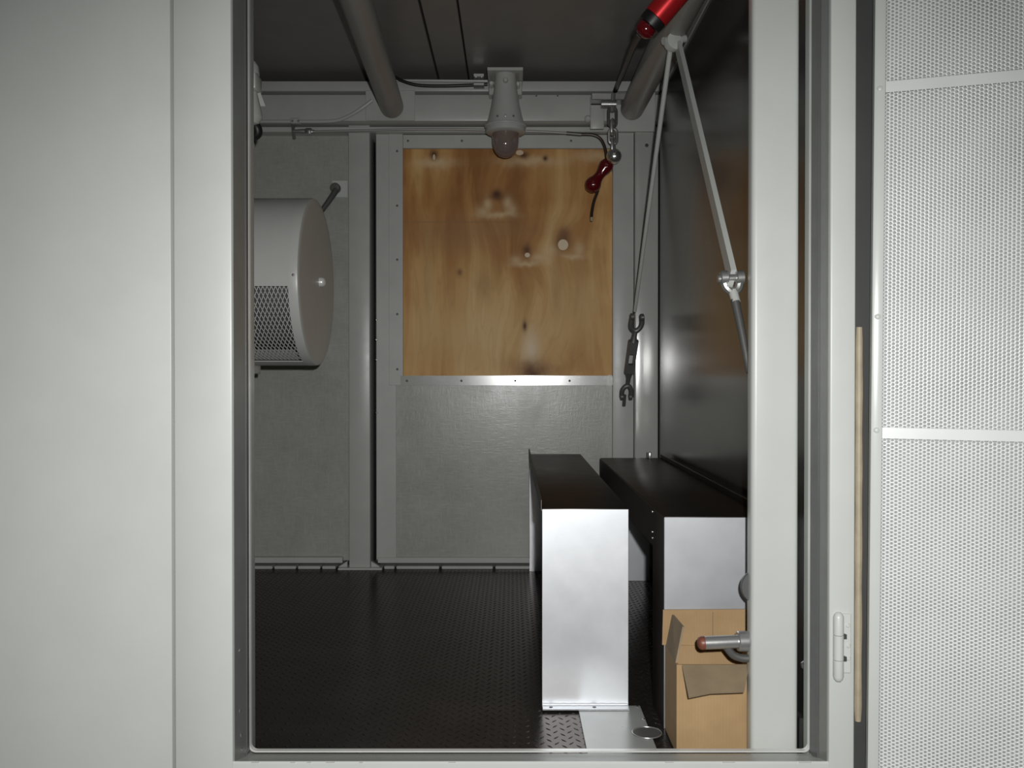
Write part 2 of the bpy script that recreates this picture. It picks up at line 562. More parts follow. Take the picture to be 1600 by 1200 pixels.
t3 = thing('trim_3', (P(990, 0, YB).x, 3.22, 0), 'grey corner post right of the boarded window', 'post', kind='structure')
obj('post', box(B(), P(957.5, 0, 3.22).x, P(990, 0, 3.22).x, 3.222, 3.36, 0, 1.6, 0.002, 2), M['paint_in'], t3)
bm = B()
box(bm, P(991.5, 0, 3.215).x, XR - 0.0025, 3.212, 3.36, 0, P(0, 205, 3.215).z, 0.005, 3)
obj('angle', bm, M['paint_gloss'], t3)
screws(t3, [P(1010, 228, 3.212)], 0.0065, 0.002, M['shadow_gap'], 'hole')

b2 = thing('baseboard_back', (0, 3.22, 0), 'broken pale metal strip where the end wall meets the floor', 'baseboard', kind='structure')
for (a, b) in ((392, 425), (428, 462), (465, 500), (503, 524), (600, 616), (619, 686), (690, 770), (774, 830), (833, 900), (904, 958)):
    obj('strip', box(B(), P(a, 0, 3.225).x, P(b, 0, 3.225).x, 3.222, 3.262, 0, 0.011, 0.002, 1), M['paint_in'], b2)
for (a, b) in ((392, 538), (592, 958)):
    obj('sealant', box(B(), P(a, 0, 3.24).x, P(b, 0, 3.24).x, 3.262, 3.30, 0.0, 0.032), M['shadow_gap'], b2)

# ---- front wall with the door opening
OL, OR = P(362, 0, YF).x, P(1297, 0, YF).x
ZS = P(0, 1193, YF).z
wf = thing('wall_front', (0, YF, 0), 'pale grey painted front wall with the open doorway', 'wall', kind='structure')
xs0, xs1 = P(267.5, 0, YF).x, P(272, 0, YF).x
obj('panel', box(B(), -1.5, xs0, YF, 1.54, -0.12, 2.0, 0.0012, 2), M['paint'], wf)
obj('door_post', box(B(), xs1, OL, YF, 1.58, -0.12, 2.0, 0.0018, 2), M['paint'], wf)
obj('joint_backing', box(B(), xs0 - 0.02, xs1 + 0.02, YF + 0.045, YF + 0.06, -0.12, 2.0), M['shadow_gap'], wf)
obj('door_post', box(B(), OR, P(1337, 0, YF).x, YF, 1.58, -0.12, 2.0, 0.003, 3), M['paint'], wf)
obj('panel', box(B(), P(1338, 0, YF).x, 1.75, YF + 0.025, 1.54, -0.12, 2.0), M['paint'], wf)
obj('header', box(B(), OL, OR, YF, 1.58, 1.66, 2.0, 0.003, 2), M['paint'], wf)
obj('sill', prism(B(), [(YF, -0.12), (1.58, -0.12), (1.58, 0.0), (1.56, 0.036), (YF + 0.003, ZS), (YF, ZS - 0.003)], 'X', OL, OR), M['paint'], wf)
# worn bright flecks on the sill nosing
for (a, b) in ((391, 403), (452, 460), (478, 485), (508, 522), (560, 566), (700, 712), (1040, 1054), (1130, 1150), (1250, 1270)):
    obj('worn_fleck', box(B(), P(a, 0, YF).x, P(b, 0, YF).x, YF - 0.0006, YF + 0.004, ZS - 0.003, ZS - 0.0006), M['bright_edge'], wf)
obj('hinge_gap_shade', box(B(), P(1337.5, 0, YF).x, P(1372, 0, YF).x, YF + 0.012, YF + 0.025, -0.12, 2.0), M['shadow_gap'], wf)  # dark strip: shade of the gap behind the door put into the colour
screws(wf, [Vector((OL + 0.0015, y, P(0, py, y).z)) for (y, py) in ((1.485, 1017), (1.485, 1112), (1.49, 1150), (1.492, 1173))], 0.0035, 0.0015, M['steel_bright'], 'rivet', (1, 0, 0))


def ring_poly(x0, x1, z0, z1, r, n=6):
    out = []
    for (cx, cz, a0) in ((x0 + r, z0 + r, 180), (x1 - r, z0 + r, 270), (x1 - r, z1 - r, 0), (x0 + r, z1 - r, 90)):
        for k in range(n + 1):
            a = R(a0 + 90 * k / n)
            out.append((cx + r * math.cos(a), cz + r * math.sin(a)))
    return out


# inner frame lip: the thin bright line round the opening
LY0, LY1 = 1.536, 1.546
lx0, lx1 = P(389.5, 0, LY0).x, P(1266, 0, LY0).x
lz0 = P(0, 1175.5, LY0).z
inn = ring_poly(lx0, lx1, lz0, 1.655, 0.011)
out = ring_poly(lx0 - 0.003, lx1 + 0.003, lz0 - 0.003, 1.658, 0.0125)
bm = B()
R4 = []
for poly, y in ((out, LY0 + 0.001), (inn, LY0), (inn, LY1), (out, LY1)):
    R4.append([bm.verts.new((p[0], y, p[1])) for p in poly])
n = len(inn)
for a, b in ((0, 1), (1, 2), (2, 3), (3, 0)):
    for k in range(n):
        bm.faces.new((R4[a][k], R4[a][(k + 1) % n], R4[b][(k + 1) % n], R4[b][k]))
lip = obj('frame_lip', bm, M['bright_edge'], wf)
# web that joins lip to the posts (dark groove behind)
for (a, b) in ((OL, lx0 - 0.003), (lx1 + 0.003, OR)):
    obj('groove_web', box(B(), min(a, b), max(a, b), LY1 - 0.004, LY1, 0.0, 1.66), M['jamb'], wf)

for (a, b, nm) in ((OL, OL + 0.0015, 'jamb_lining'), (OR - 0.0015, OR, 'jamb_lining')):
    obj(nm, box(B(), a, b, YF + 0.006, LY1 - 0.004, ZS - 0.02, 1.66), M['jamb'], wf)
obj('groove_shade', box(B(), OL + 0.0015, OL + 0.0025, 1.522, LY1 - 0.004, ZS - 0.02, 1.655), M['paint_dark'], wf)  # dark strips: shade of the groove beside the lip put into the colour
obj('groove_shade', box(B(), OR - 0.003, OR - 0.0015, 1.497, LY1 - 0.004, ZS - 0.02, 1.655), M['paint_dark'], wf)
# inner steel post at the front right corner
px0, px1 = P(1175, 0, 1.585).x, P(1249, 0, 1.585).x
t4 = tag(obj('trim_4', box(B(), px0, px1, 1.585, 1.622, 0, ZC, 0.009, 4), M['paint']),
         'pale grey vertical post standing just inside the doorway on the right', 'post', kind='structure')

# ================================================================== DOOR (open, hinged at the right)
dl = Vector((P(1357, 0, 1.40).x, 1.40, 0))
door = thing('door_1', dl, 'open door lined with perforated white sheet metal', 'door', kind='structure')
dang = R(-17.8)
door.rotation_euler = (0, R(0.35), dang)
DW, DZ0, DZ1 = 0.99, 0.02, 1.62


def dobj(name, bm, mat, parent=door):
    o = obj(name, bm, mat, None)
    o.parent = parent
    return o


st = 0.0165
dobj('outer_skin', box(B(), 0.0, DW, 0.034, 0.038, DZ0, DZ1), M['paint'])
dobj('stile', box(B(), 0.0, st, 0.0, 0.034, DZ0, DZ1, 0.002, 2), M['paint_door'])
dobj('stile', box(B(), DW - 0.02, DW, 0.0, 0.034, DZ0, DZ1, 0.002, 2), M['paint_door'])
dobj('rail', box(B(), st, DW - 0.02, 0.0, 0.034, DZ1 - 0.03, DZ1, 0.002, 2), M['paint'])
dobj('rail', box(B(), st, DW - 0.02, 0.0, 0.034, DZ0, DZ0 + 0.02, 0.002, 2), M['paint'])
dobj('backing', box(B(), st, DW - 0.02, 0.012, 0.033, DZ0 + 0.02, DZ1 - 0.03), M['backing'])
zb1, zb2 = P(0, 139, 1.40).z, P(0, 676, 1.40).z
bands = [(zb1 - 0.0085, zb1 + 0.0085), (zb2 - 0.0085, zb2 + 0.0085)]
for (a, b) in bands:
    dobj('plain_band', box(B(), st, DW - 0.02, 0.0012, 0.004, a, b), M['perf'])
# perforated sheet: real holes on a staggered grid
A_, Bp = 0.0057, 0.00575
cells = []
ncol = int((DW - 0.02 - st) / A_)
nrow = int((DZ1 - DZ0 - 0.05) / Bp)
ii, jj = np.meshgrid(np.arange(ncol), np.arange(nrow), indexing='ij')
cx = (st + A_ * 0.6 + ii * A_).ravel()
cz = (DZ0 + 0.02 + Bp * 0.7 + jj * Bp + (ii % 2) * Bp / 2).ravel()
keep = np.ones(len(cx), bool)
for (a, b) in bands:
    keep &= ~((cz > a - 0.0006) & (cz < b + 0.0006))
cx, cz = cx[keep], cz[keep]
c_ = 2 * A_ / 3
oh = np.array([(c_, 0), (A_ - c_, Bp / 2), (-(A_ - c_), Bp / 2), (-c_, 0), (-(A_ - c_), -Bp / 2), (A_ - c_, -Bp / 2)])
rr = 0.00228
ih = np.array([(rr * math.cos(R(60 * k)), rr * math.sin(R(60 * k))) for k in range(6)])
N = len(cx)
near = cx < 0.36
V = np.zeros((N, 18, 3), np.float32)
for k in range(6):
    V[:, k, 0], V[:, k, 2] = cx + oh[k, 0], cz + oh[k, 1]
    V[:, 6 + k, 0], V[:, 6 + k, 2] = cx + ih[k, 0], cz + ih[k, 1]
    V[:, 12 + k, 0], V[:, 12 + k, 2] = cx + ih[k, 0], cz + ih[k, 1]
V[:, 0:12, 1] = 0.0016
V[:, 12:18, 1] = 0.0030
q1 = np.array([(k, (k + 1) % 6, 6 + (k + 1) % 6, 6 + k) for k in range(6)])
q2 = np.array([(6 + k, 6 + (k + 1) % 6, 12 + (k + 1) % 6, 12 + k) for k in range(6)])
base = (np.arange(N) * 18)[:, None, None]
Fq = np.concatenate([(base + q1).reshape(-1, 4), (base[near] + q2).reshape(-1, 4)])
me = bpy.data.meshes.new('perforated_sheet')
me.vertices.add(N * 18)
me.vertices.foreach_set('co', V.ravel())
me.loops.add(Fq.size)
me.loops.foreach_set('vertex_index', Fq.ravel().astype(np.int32))
me.polygons.add(len(Fq))
me.polygons.foreach_set('loop_start', (np.arange(len(Fq)) * 4).astype(np.int32))
me.update(calc_edges=True)
me.materials.append(M['perf'])
po = bpy.data.objects.new('perforated_sheet', me)
COL.objects.link(po)
po.parent = door
po['kind'] = 'stuff'
for zz in (P(0, 141, 1.40).z, P(0, 495, 1.40).z, P(0, 672, 1.40).z):
    dobj('rivet', lathe(B(), [(0.0045, 0), (0.004, 0.0012), (0.0022, 0.0022), (0, 0.0024)], (st * 0.5, 0, zz), (0, -1, 0), 14), M['paint'])
# tan foam seal along the hinge side of the door frame
gz0, gz1 = P(0, 1110, 1.455).z, P(0, 540, 1.455).z
bm = B()
g = [Vector((P(1341.5, 0, 1.46).x, 1.458, z)) for z in np.linspace(gz0 - 0.02, gz1 + 0.03, 30)]
rad = [0.0062 + 0.0004 * math.sin(k * 1.1) for k in range(30)]
rad[0] = rad[-1] = 0.005
tube(bm, g, rad, 10)
seal = tag(obj('foam_seal', bm, M['tan'], loc=g[0]), 'tan foam seal strip squeezed between door post and open door', 'seal')

# hinge
hz0, hz1 = P(0, 1066, YF).z, P(0, 955, YF).z
hx0 = P(1302, 0, YF).x
hg = thing('hinge', (hx0, YF, hz0), 'grey painted door hinge low on the right door post', 'hinge')
k = 1.45 / F
obj('leaf', box(B(), hx0 + 0.010, P(1330, 0, YF).x, YF - 0.004, YF, hz0 + 14 * k, hz1 - 4 * k, 0.001, 1), M['paint'], hg)
rr_ = 0.0085
for (ya, yc, kind_) in ((956, 992, 't'), (992.6, 1031, 'm'), (1031.6, 1066, 'b')):
    za, zb = P(0, yc, YF).z, P(0, ya, YF).z
    L = zb - za
    lo = [(0, 0), (rr_ * 0.5, 0.0012), (rr_ * 0.85, 0.0045), (rr_, 0.009)] if kind_ == 'b' else [(rr_ * 0.94, 0), (rr_, 0.0006)]
    hi = [(rr_, L - 0.009), (rr_ * 0.85, L - 0.0045), (rr_ * 0.5, L - 0.0012), (0, L)] if kind_ == 't' else [(rr_, L - 0.0006), (rr_ * 0.94, L)]
    bm = B()
    lathe(bm, lo + hi, (hx0 + rr_, YF - 0.003, za), (0, 0, 1), 18)
    obj('knuckle', bm, M['paint'], hg)
for (px, py) in ((1326, 978), (1327, 1010), (1327, 1030)):
    p = P(px, py, YF - 0.004)
    obj('screw', lathe(B(), [(0.004, 0), (0.003, 0.0015), (0, 0.002)], p, (0, -1, 0), 10), M['paint'], hg)
for (py) in (995, 1030):
    p = P(1320, py, YF - 0.004)
    obj('notch', prism(B(), [(p.x - 0.004, p.z - 0.0045), (p.x + 0.004, p.z - 0.0045), (p.x + 0.004, p.z + 0.003), (p.x, p.z + 0.0045)], 'Y', YF - 0.0060, YF - 0.0035), M['shadow_gap'], hg)

# ================================================================== THINGS INSIDE
# ---- plywood sheet
wx0, wx1 = P(629, 0, YB).x, P(957.5, 0, YB).x
wz0, wz1 = P(0, 590, YB).z, P(0, 230, YB).z
pc = Vector(((wx0 + wx1) / 2, YB + 0.016, (wz0 + wz1) / 2))
kx = lambda px: P(px, 0, YB).x - pc.x
kz = lambda py: P(0, py, YB).z - pc.z
u = YB / F
knots = [(kx(678), kz(243), 0.018), (kx(776), kz(305), 0.045), (kx(824), kz(397), 0.03), (kx(879), kz(380), 0.035),
         (kx(832), kz(580), 0.05), (kx(815), kz(240), 0.02)]
pale, dark, plug = (0.80, 0.60, 0.36), (0.10, 0.035, 0.015), (0.86, 0.70, 0.50)
patches = [
    (kx(680), kz(254), 24 * u, 7 * u, pale, 0.7, 1), (kx(778), kz(336), 24 * u, 4.5 * u, pale, 0.6, 1),
    (kx(754), kz(330), 9 * u, 7 * u, pale, 0.5, 1), (kx(762), kz(318), 6 * u, 8 * u, pale, 0.6, 1),
    (kx(793), kz(316), 6 * u, 9 * u, pale, 0.6, 1), (kx(800), kz(327), 7 * u, 8 * u, pale, 0.5, 1),
    (kx(870), kz(440), 9 * u, 50 * u, (0.36, 0.18, 0.06), 0.35, 1), (kx(818), kz(450), 8 * u, 40 * u, (0.36, 0.18, 0.06), 0.3, 1),
    (kx(755), kz(440), 12 * u, 26 * u, (0.36, 0.18, 0.06), 0.4, 1), (kx(778), kz(425), 7 * u, 20 * u, (0.36, 0.18, 0.06), 0.35, 1),
    (kx(668), kz(440), 7 * u, 70 * u, (0.38, 0.20, 0.07), 0.3, 1), (kx(710), kz(375), 60 * u, 22 * u, (0.36, 0.20, 0.10), 0.3, 1),
    (kx(908), kz(470), 26 * u, 60 * u, (0.74, 0.52, 0.26), 0.4, 1), (kx(720), kz(525), 60 * u, 30 * u, (0.74, 0.52, 0.26), 0.35, 1),
    (kx(830), kz(251), 40 * u, 8 * u, pale, 0.6, 1), (kx(930), kz(243), 30 * u, 8 * u, pale, 0.5, 1),
    (kx(824), kz(412), 18 * u, 3.5 * u, pale, 0.65, 1), (kx(806), kz(406), 8 * u, 6 * u, pale, 0.5, 1), (kx(844), kz(402), 12 * u, 8 * u, pale, 0.5, 1),
    (kx(862), kz(390), 10 * u, 7 * u, pale, 0.45, 1), (kx(896), kz(402), 12 * u, 4 * u, pale, 0.6, 1), (kx(905), kz(390), 7 * u, 10 * u, pale, 0.5, 1), (kx(829), kz(545), 11 * u, 24 * u, plug, 0.75, 1),
    (kx(678), kz(241), 6 * u, 7 * u, dark, 0.9, 1), (kx(776), kz(303), 6.5 * u, 7 * u, dark, 0.95, 1),
    (kx(776), kz(306), 14 * u, 6 * u, dark, 0.4, 1), (kx(818), kz(242), 7 * u, 5 * u, dark, 0.8, 1),
    (kx(852), kz(247), 3.5 * u, 4 * u, dark, 0.9, 1), (kx(823), kz(391), 6 * u, 9 * u, dark, 0.75, 1),
    (kx(882), kz(364), 9 * u, 10 * u, (0.24, 0.10, 0.05), 0.7, 1), (kx(879), kz(379), 10 * u, 11 * u, dark, 0.7, 1),
    (kx(718), kz(425), 4 * u, 5 * u, (0.2, 0.08, 0.03), 0.7, 1), (kx(820), kz(509), 3 * u, 7 * u, dark, 0.9, 1),
    (kx(832), kz(583), 16 * u, 12 * u, dark, 0.85, 1), (kx(832), kz(575), 38 * u, 12 * u, (0.25, 0.10, 0.04), 0.45, 1),
    (kx(880), kz(382), 8 * u, 8.5 * u, plug, 0.95, 0), (kx(824), kz(398), 4 * u, 3.6 * u, plug, 0.95, 0),
    (kx(678), kz(245), 2.0 * u, 4.5 * u, plug, 0.8, 0), (kx(812), kz(238), 6 * u, 4 * u, plug, 0.8, 0),
]
M['ply'] = plywood(knots, patches)
tag(obj('plywood_sheet', box(B(), wx0 - 0.01, wx1 + 0.004, YB + 0.012, YB + 0.02, wz0, wz1), M['ply'], loc=pc),
    'knotty orange-brown plywood sheet closing the window in the end wall', 'board')

# ---- benches of folded aluminium sheet
def make_bench(name, label, x0, x1, y0, y1, top, apron, lip_left, lip_right):
    th = 0.003
    b = thing(name, ((x0 + x1) / 2, (y0 + y1) / 2, 0), label, 'bench')
    obj('seat', box(B(), x0, x1, y0, y1, top - th, top, 0.0012, 2), M['bench_shaded'], b)
    return b, th


TOP = H - 207 * 1.872 / F
b1x0, b1x1 = P(847, 0, 1.872).x, P(982.5, 0, 1.872).x
bench, th = make_bench('bench', 'narrow aluminium bench standing clear of the wall, left one of two', b1x0, b1x1, 1.872, 3.19, TOP, 0, 1, 0)
obj('leg', box(B(), b1x0, b1x1, 1.872, 1.875, 0, TOP - 0.0008, 0.0008, 1), M['alu'], bench)
obj('leg', box(B(), b1x0 - 0.001, b1x1, 3.187, 3.19, 0, TOP - 0.0008, 0.0008, 1), M['alu'], bench)
obj('upturned_edge', box(B(), b1x0 - 0.003, b1x0, 1.872, 3.19, TOP - 0.006, TOP + 0.019, 0.001, 1), M['bench_shaded'], bench)
fb = B()
box(fb, b1x0, b1x1, 1.846, 1.872, 0.004, 0.0068, 0.001, 1)
obj('foot', fb, M['alu'], bench)
obj('foot', box(B(), b1x0, b1x1, 3.19, 3.212, 0.0, 0.003, 0.001, 1), M['alu'], bench)
obj('weld_bead', tube(B(), [(b1x0 + 0.002 + (b1x1 - b1x0 - 0.004) * k / 24, 1.8705, 0.008) for k in range(25)], [0.0018 + 0.0004 * math.sin(k * 2.3) for k in range(25)], 8), M['alu'], bench)
screws(bench, [Vector((P(x, 0, 1.858).x, 1.858, 0.0068)) for x in (861, 929)], 0.004, 0.0012, M['steel_dark'], 'rivet', (0, 0, 1))

Y2 = 1.762
b2x0, b2x1 = P(1038, 0, Y2).x, XR - 0.008
bench2, th = make_bench('bench', 'wide aluminium bench against the right wall behind the cardboard box', b2x0, b2x1, Y2, 3.04, TOP, 1, 0, 1)
obj('leg', box(B(), b2x0, b2x1, Y2 - 0.0005, Y2 + 0.0025, 0, TOP - 0.0008, 0.0008, 1), M['alu_shaded'], bench2)
obj('leg', box(B(), b2x0, 0.468, 3.037, 3.04, 0, TOP - 0.0008, 0.0008, 1), M['alu_shaded'], bench2)
obj('leg_side', box(B(), b2x0, b2x0 + 0.003, Y2 + 0.0025, 1.905, 0, TOP - 0.003, 0.0008, 1), M['bench_shaded'], bench2)
obj('apron', box(B(), b2x0, b2x0 + 0.003, 1.907, 3.037, TOP - 0.085, TOP - 0.003, 0.0008, 1), M['bench_shaded'], bench2)
obj('upturned_edge', box(B(), b2x1 - 0.016, b2x1 - 0.013, Y2, 3.04, TOP, TOP + 0.014, 0.001, 1), M['bench_shaded'], bench2)
screws(bench2, [Vector((b2x0, 1.909, TOP - z)) for z in (0.012, 0.055, 0.068)], 0.003, 0.0015, M['steel_bright'], 'spot_weld', (-1, 0, 0))
obj('spring_clip', box(B(), P(1012.5, 0, 3.02).x, P(1017, 0, 3.02).x, 3.0, 3.04, TOP, TOP + 0.022, 0.002, 2), M['steel'], bench2)

# ---- painted plate let on the floor in front of the left bench
plx0, plx1, ply0, ply1 = 0.138, 0.269, 1.60, 1.876
fp = thing('floor_plate', (0.2, 1.74, 0.0013), 'light grey painted plate screwed to the tread floor before the left bench', 'plate')
obj('sheet', box(B(), plx0, plx1, ply0, ply1, 0.0013, 0.0036, 0.0008, 1), M['floor_paint'], fp)
dc = P(1014, 1151, 1.73)
dc = Vector((dc.x - 0.003, 1.73, 0.0036))
obj('cap', lathe(B(), [(0.026, 0), (0.026, 0.001), (0.0, 0.0012)], dc, (0, 0, 1), 32), M['paint_dark'], fp)
bm = B()
tube(bm, [dc + Vector((0.028 * math.cos(a), 0.028 * math.sin(a), 0.0015)) for a in np.linspace(0, 2 * math.pi, 40, endpoint=False)], 0.0011, 8, True)
obj('rim', bm, M['steel'], fp)
screws(fp, [Vector((x, y, 0.0036)) for (x, y) in ((0.262, 1.868), (0.266, 1.80), (0.150, 1.868))], 0.0035, 0.002, M['steel_bright'], 'screw', (0, 0, 1))

# ---- cardboard box with open flaps
bx0, bx1, by0, by1 = P(1058, 0, 1.63).x, 0.452, 1.630, 1.752
bz = P(0, 1040, by0).z
bz0 = 0.0045
cb = thing('cardboard_box', ((bx0 + bx1) / 2, (by0 + by1) / 2, bz0), 'open brown cardboard box on the floor in front of the right bench', 'box')
w_ = 0.004
obj('front_wall', box(B(), bx0, bx1, by0, by0 + w_, bz0, bz), M['card'], cb)
obj('back_wall', box(B(), bx0, bx1, by1 - w_, by1, bz0, bz), M['card'], cb)
obj('side_wall', box(B(), bx0, bx0 + w_, by0 + w_, by1 - w_, bz0, bz), M['card'], cb)
obj('side_wall', box(B(), bx1 - w_, bx1, by0 + w_, by1 - w_, bz0, bz), M['card'], cb)
obj('bottom', box(B(), bx0 + w_, bx1 - w_, by0 + w_, by1 - w_, bz0, bz0 + w_), M['card'], cb)
# back flap stands up
zt = P(0, 954, by1).z


def slab(pts, thick):
    """thin plate from a quad, thickened along its normal"""
    pts = [Vector(p) for p in pts]
    nrm = (pts[1] - pts[0]).cross(pts[-1] - pts[0]).normalized() * thick
    bm = B()
    a = [bm.verts.new(p) for p in pts]
    b = [bm.verts.new(p + nrm) for p in pts]
    bm.faces.new(a)
    bm.faces.new(list(reversed(b)))
    m = len(pts)
    for i in range(m):
        j = (i + 1) % m
        bm.faces.new((a[j], a[i], b[i], b[j]))
    return bm


obj('flap', slab([(bx0 - 0.006, by1 - 0.001, bz), (bx1 + 0.01, by1 - 0.001, bz), (bx1 + 0.012, by1 + 0.001, zt + 0.001), (bx0 - 0.004, by1 + 0.001, zt)], -w_), M['card'], cb)
# left flap leans upright and inwards
pA, pB = Vector((bx0, by0 + 0.012, bz)), Vector((bx0, by1 - 0.006, bz))
tA, tB = P(1067, 980, by0 + 0.02), P(1051, 961, by1 - 0.02)
obj('flap', slab([pA, pB, tB, tA], w_), M['card_in_shade'], cb)
# front flap folded outwards
f0 = Vector((P(1066, 0, by0).x, by0, bz))
f1 = Vector((0.433, by0, bz))
e1 = P(1164, 1081, 1.566)
e2 = P(1112, 1083, 1.566)
e3 = P(1077, 1090, 1.562)
obj('flap', slab([f0, f1, e1, e2, e3], w_), M['card_in_shade'], cb)
# creases in the back flap and stains
for xx in (P(1115, 0, by1 - 0.006).x,):
    obj('crease', box(B(), xx - 0.0006, xx + 0.0006, by1 - 0.0060, by1 - 0.0050, bz, zt - 0.002), M['card_in_shade'], cb)

# ---- latch rod on the inner post
ly = 1.603
lp = P(1150, 1005, ly)
latch = thing('latch', (px0, ly, lp.z), 'steel latch rod with a rusty red tip on the inner door post', 'latch')
a0, a1 = P(1090, 1006, ly), P(1163, 1003, ly)
tip = a0 + (a1 - a0) * 0.16
obj('rod', lathe(B(), [(0.0118, 0), (0.0118, (a1 - tip).length)], tip, a1 - tip, 24), M['steel'], latch)
obj('tip', lathe(B(), [(0, 0), (0.006, 0.0005), (0.010, 0.003), (0.0121, 0.007), (0.0121, (tip - a0).length)], a0, tip - a0, 24), M['rust'], latch)
bm = B()
lathe(bm, [(0.0165, 0), (0.018, 0.002), (0.018, 0.018), (0.0165, 0.02)], P(1153, 1003, ly), (1, 0, 0), 24)
obj('collar', bm, M['steel'], latch)
hookp = smooth_path([P(1136, 1012, ly), P(1146, 1024, ly), P(1158, 1029, ly), P(1170, 1030, ly)], 5)
obj('bracket', tube(B(), hookp, 0.007, 10), M['steel_dark'], latch)
bm = B()
lathe(bm, [(0.030, 0), (0.031, 0.002), (0.031, 0.008), (0.029, 0.010)], P(1186, 918, ly + 0.004), (0, 1, 0), 32)
obj('cam_plate', bm, M['paint_dark'], latch)

# ---- round ventilation housing on the left wall
dx, dyc, dzc, dr = -0.564, 2.60, P(0, 442, 2.60).z, 0.240
drum = thing('ventilation_housing', (XL, dyc, dzc), 'round pale grey ventilator housing with a diamond mesh underside on the left wall', 'ventilator')
# shell with a gap where the mesh goes: angle 0 = towards the door, positive = up
m0, m1 = R(-8), R(-73)
nseg = 72
xm0, xm1 = XL + 0.02, dx - 0.026
bm = B()


def cyl_pt(x, th_, rad):
    return Vector((x, dyc - rad * math.cos(th_), dzc + rad * math.sin(th_)))


def arc_strip(bm, xa, xb, ta, tb, rad, nn, th=0.0025):
    ro = []
    for k in range(nn + 1):
        a = ta + (tb - ta) * k / nn
        ro.append([bm.verts.new(cyl_pt(x, a, q)) for (x, q) in ((xa, rad), (xb, rad), (xb, rad - th), (xa, rad - th))])
    for k in range(nn):
        for c in range(4):
            d = (c + 1) % 4
            bm.faces.new((ro[k][c], ro[k][d], ro[k + 1][d], ro[k + 1][c]))
    bm.faces.new(ro[0])
    bm.faces.new(list(reversed(ro[-1])))


arc_strip(bm, XL, xm1, m0, m1 + 2 * math.pi, dr, 64)
obj('shell', bm, M['drum'], drum)
obj('inner_drum', lathe(B(), [(dr - 0.05, 0.0), (dr - 0.05, xm1 - XL)], (XL, dyc, dzc), (1, 0, 0), 40), M['paint_dark'], drum)
bm = B()
lathe(bm, [(dr - 0.006, 0), (dr + 0.0004, 0.0), (dr + 0.0004, 0.020), (dr - 0.001, 0.0245), (dr - 0.005, 0.0265), (dr - 0.02, 0.0275), (0, 0.0285)], (xm1, dyc, dzc), (1, 0, 0), 72)
obj('end_cap', bm, M['drum'], drum)
# expanded metal mesh
bm = B()
cw, ch = 0.0056, 0.0130
nx = int((xm1 - xm0) / cw)
na = int((m0 - m1) * dr / ch)


def strand(bm, p, q, wv_, nrm):
    d = (q - p).normalized()
    s = d.cross(nrm).normalized() * wv_
    tt = nrm * 0.0016
    vs = [bm.verts.new(v) for v in (p - s, p + s, q + s, q - s, p - s + tt, p + s + tt, q + s + tt, q - s + tt)]
    for f in ((3, 2, 1, 0), (4, 5, 6, 7), (0, 1, 5, 4), (1, 2, 6, 5), (2, 3, 7, 6), (3, 0, 4, 7)):
        bm.faces.new([vs[i] for i in f])


for i in range(nx):
    for j in range(na):
        xa_, xb_ = xm1 - i * cw, xm1 - (i + 1) * cw
        ta_, tb_ = m0 - j * ch / dr, m0 - (j + 1) * ch / dr
        if (i + j) % 2:
            ta_, tb_ = tb_, ta_
        p, q = cyl_pt(xa_, ta_, dr - 0.0025), cyl_pt(xb_, tb_, dr - 0.0025)
        nrm = (cyl_pt(0, (ta_ + tb_) / 2, 1) - cyl_pt(0, 0, 0)).normalized()
        strand(bm, p, q, 0.00105, nrm)
mo = obj('mesh_guard', bm, M['drum'], drum, smooth=False)
mo['kind'] = 'stuff'
kp = P(499, 441, 2.62)
obj('knob', lathe(B(), [(0.014, 0), (0.014, 0.008), (0.012, 0.013), (0.007, 0.017), (0, 0.018)], (dx + 0.0022, kp.y, kp.z), (1, 0, 0), 20), M['bright_edge'], drum)
obj('foot_bracket', box(B(), XL, P(402, 0, 2.62).x, 2.57, 2.66, dzc - dr - 0.024, dzc - dr + 0.003, 0.004, 2), M['drum'], drum)
for (x, y) in ((462, 440),):
    p = cyl_pt(dx - 0.012, R(-1), dr + 0.001)
    obj('rivet', lathe(B(), [(0.004, 0), (0.003, 0.0015), (0, 0.002)], p, (0, -1, 0), 10), M['steel_bright'], drum)

# ---- lever catch on the end wall, left of the post
ty = 3.26
lev = thing('lever_catch', P(532, 296, ty), 'small dark lever with a round end on a pale plate above the ventilator housing', 'catch')
obj('plate', box(B(), P(520, 0, ty).x, P(544, 0, ty).x, ty - 0.004, ty, P(0, 309, ty).z, P(0, 283, ty).z, 0.001, 1), M['paint'], lev)
obj('lever', tube(B(), [P(526, 297, 3.235), P(521, 305, 3.225), P(512, 318, 3.215), P(500, 334, 3.20)], [0.012, 0.011, 0.010, 0.009], 12), M['steel_dark'], lev)
obj('eye', lathe(B(), [(0.0, 0), (0.015, 0.001), (0.018, 0.006), (0.018, 0.026), (0.016, 0.029), (0, 0.03)], P(526, 296, 3.256), (0, -1, 0), 20), M['steel_dark'], lev)

# ---- two stowage tubes under the ceiling
def stow_tube(p0, p1, r, label):
    d = (p1 - p0)
    L = d.length
    o = thing('ceiling_tube', p1, label, 'tube', 'big grey tubes under the ceiling')
    obj('barrel', lathe(B(), [(r, 0), (r, L - 0.006)], p0, d, 40), M['pipe'], o)
    obj('end_cap', lathe(B(), [(r * 0.99, 0), (r * 0.97, 0.004), (r * 0.9, 0.008), (0, 0.009)], p1 - d.normalized() * 0.006, d, 40), M['pipe'], o)
    return o


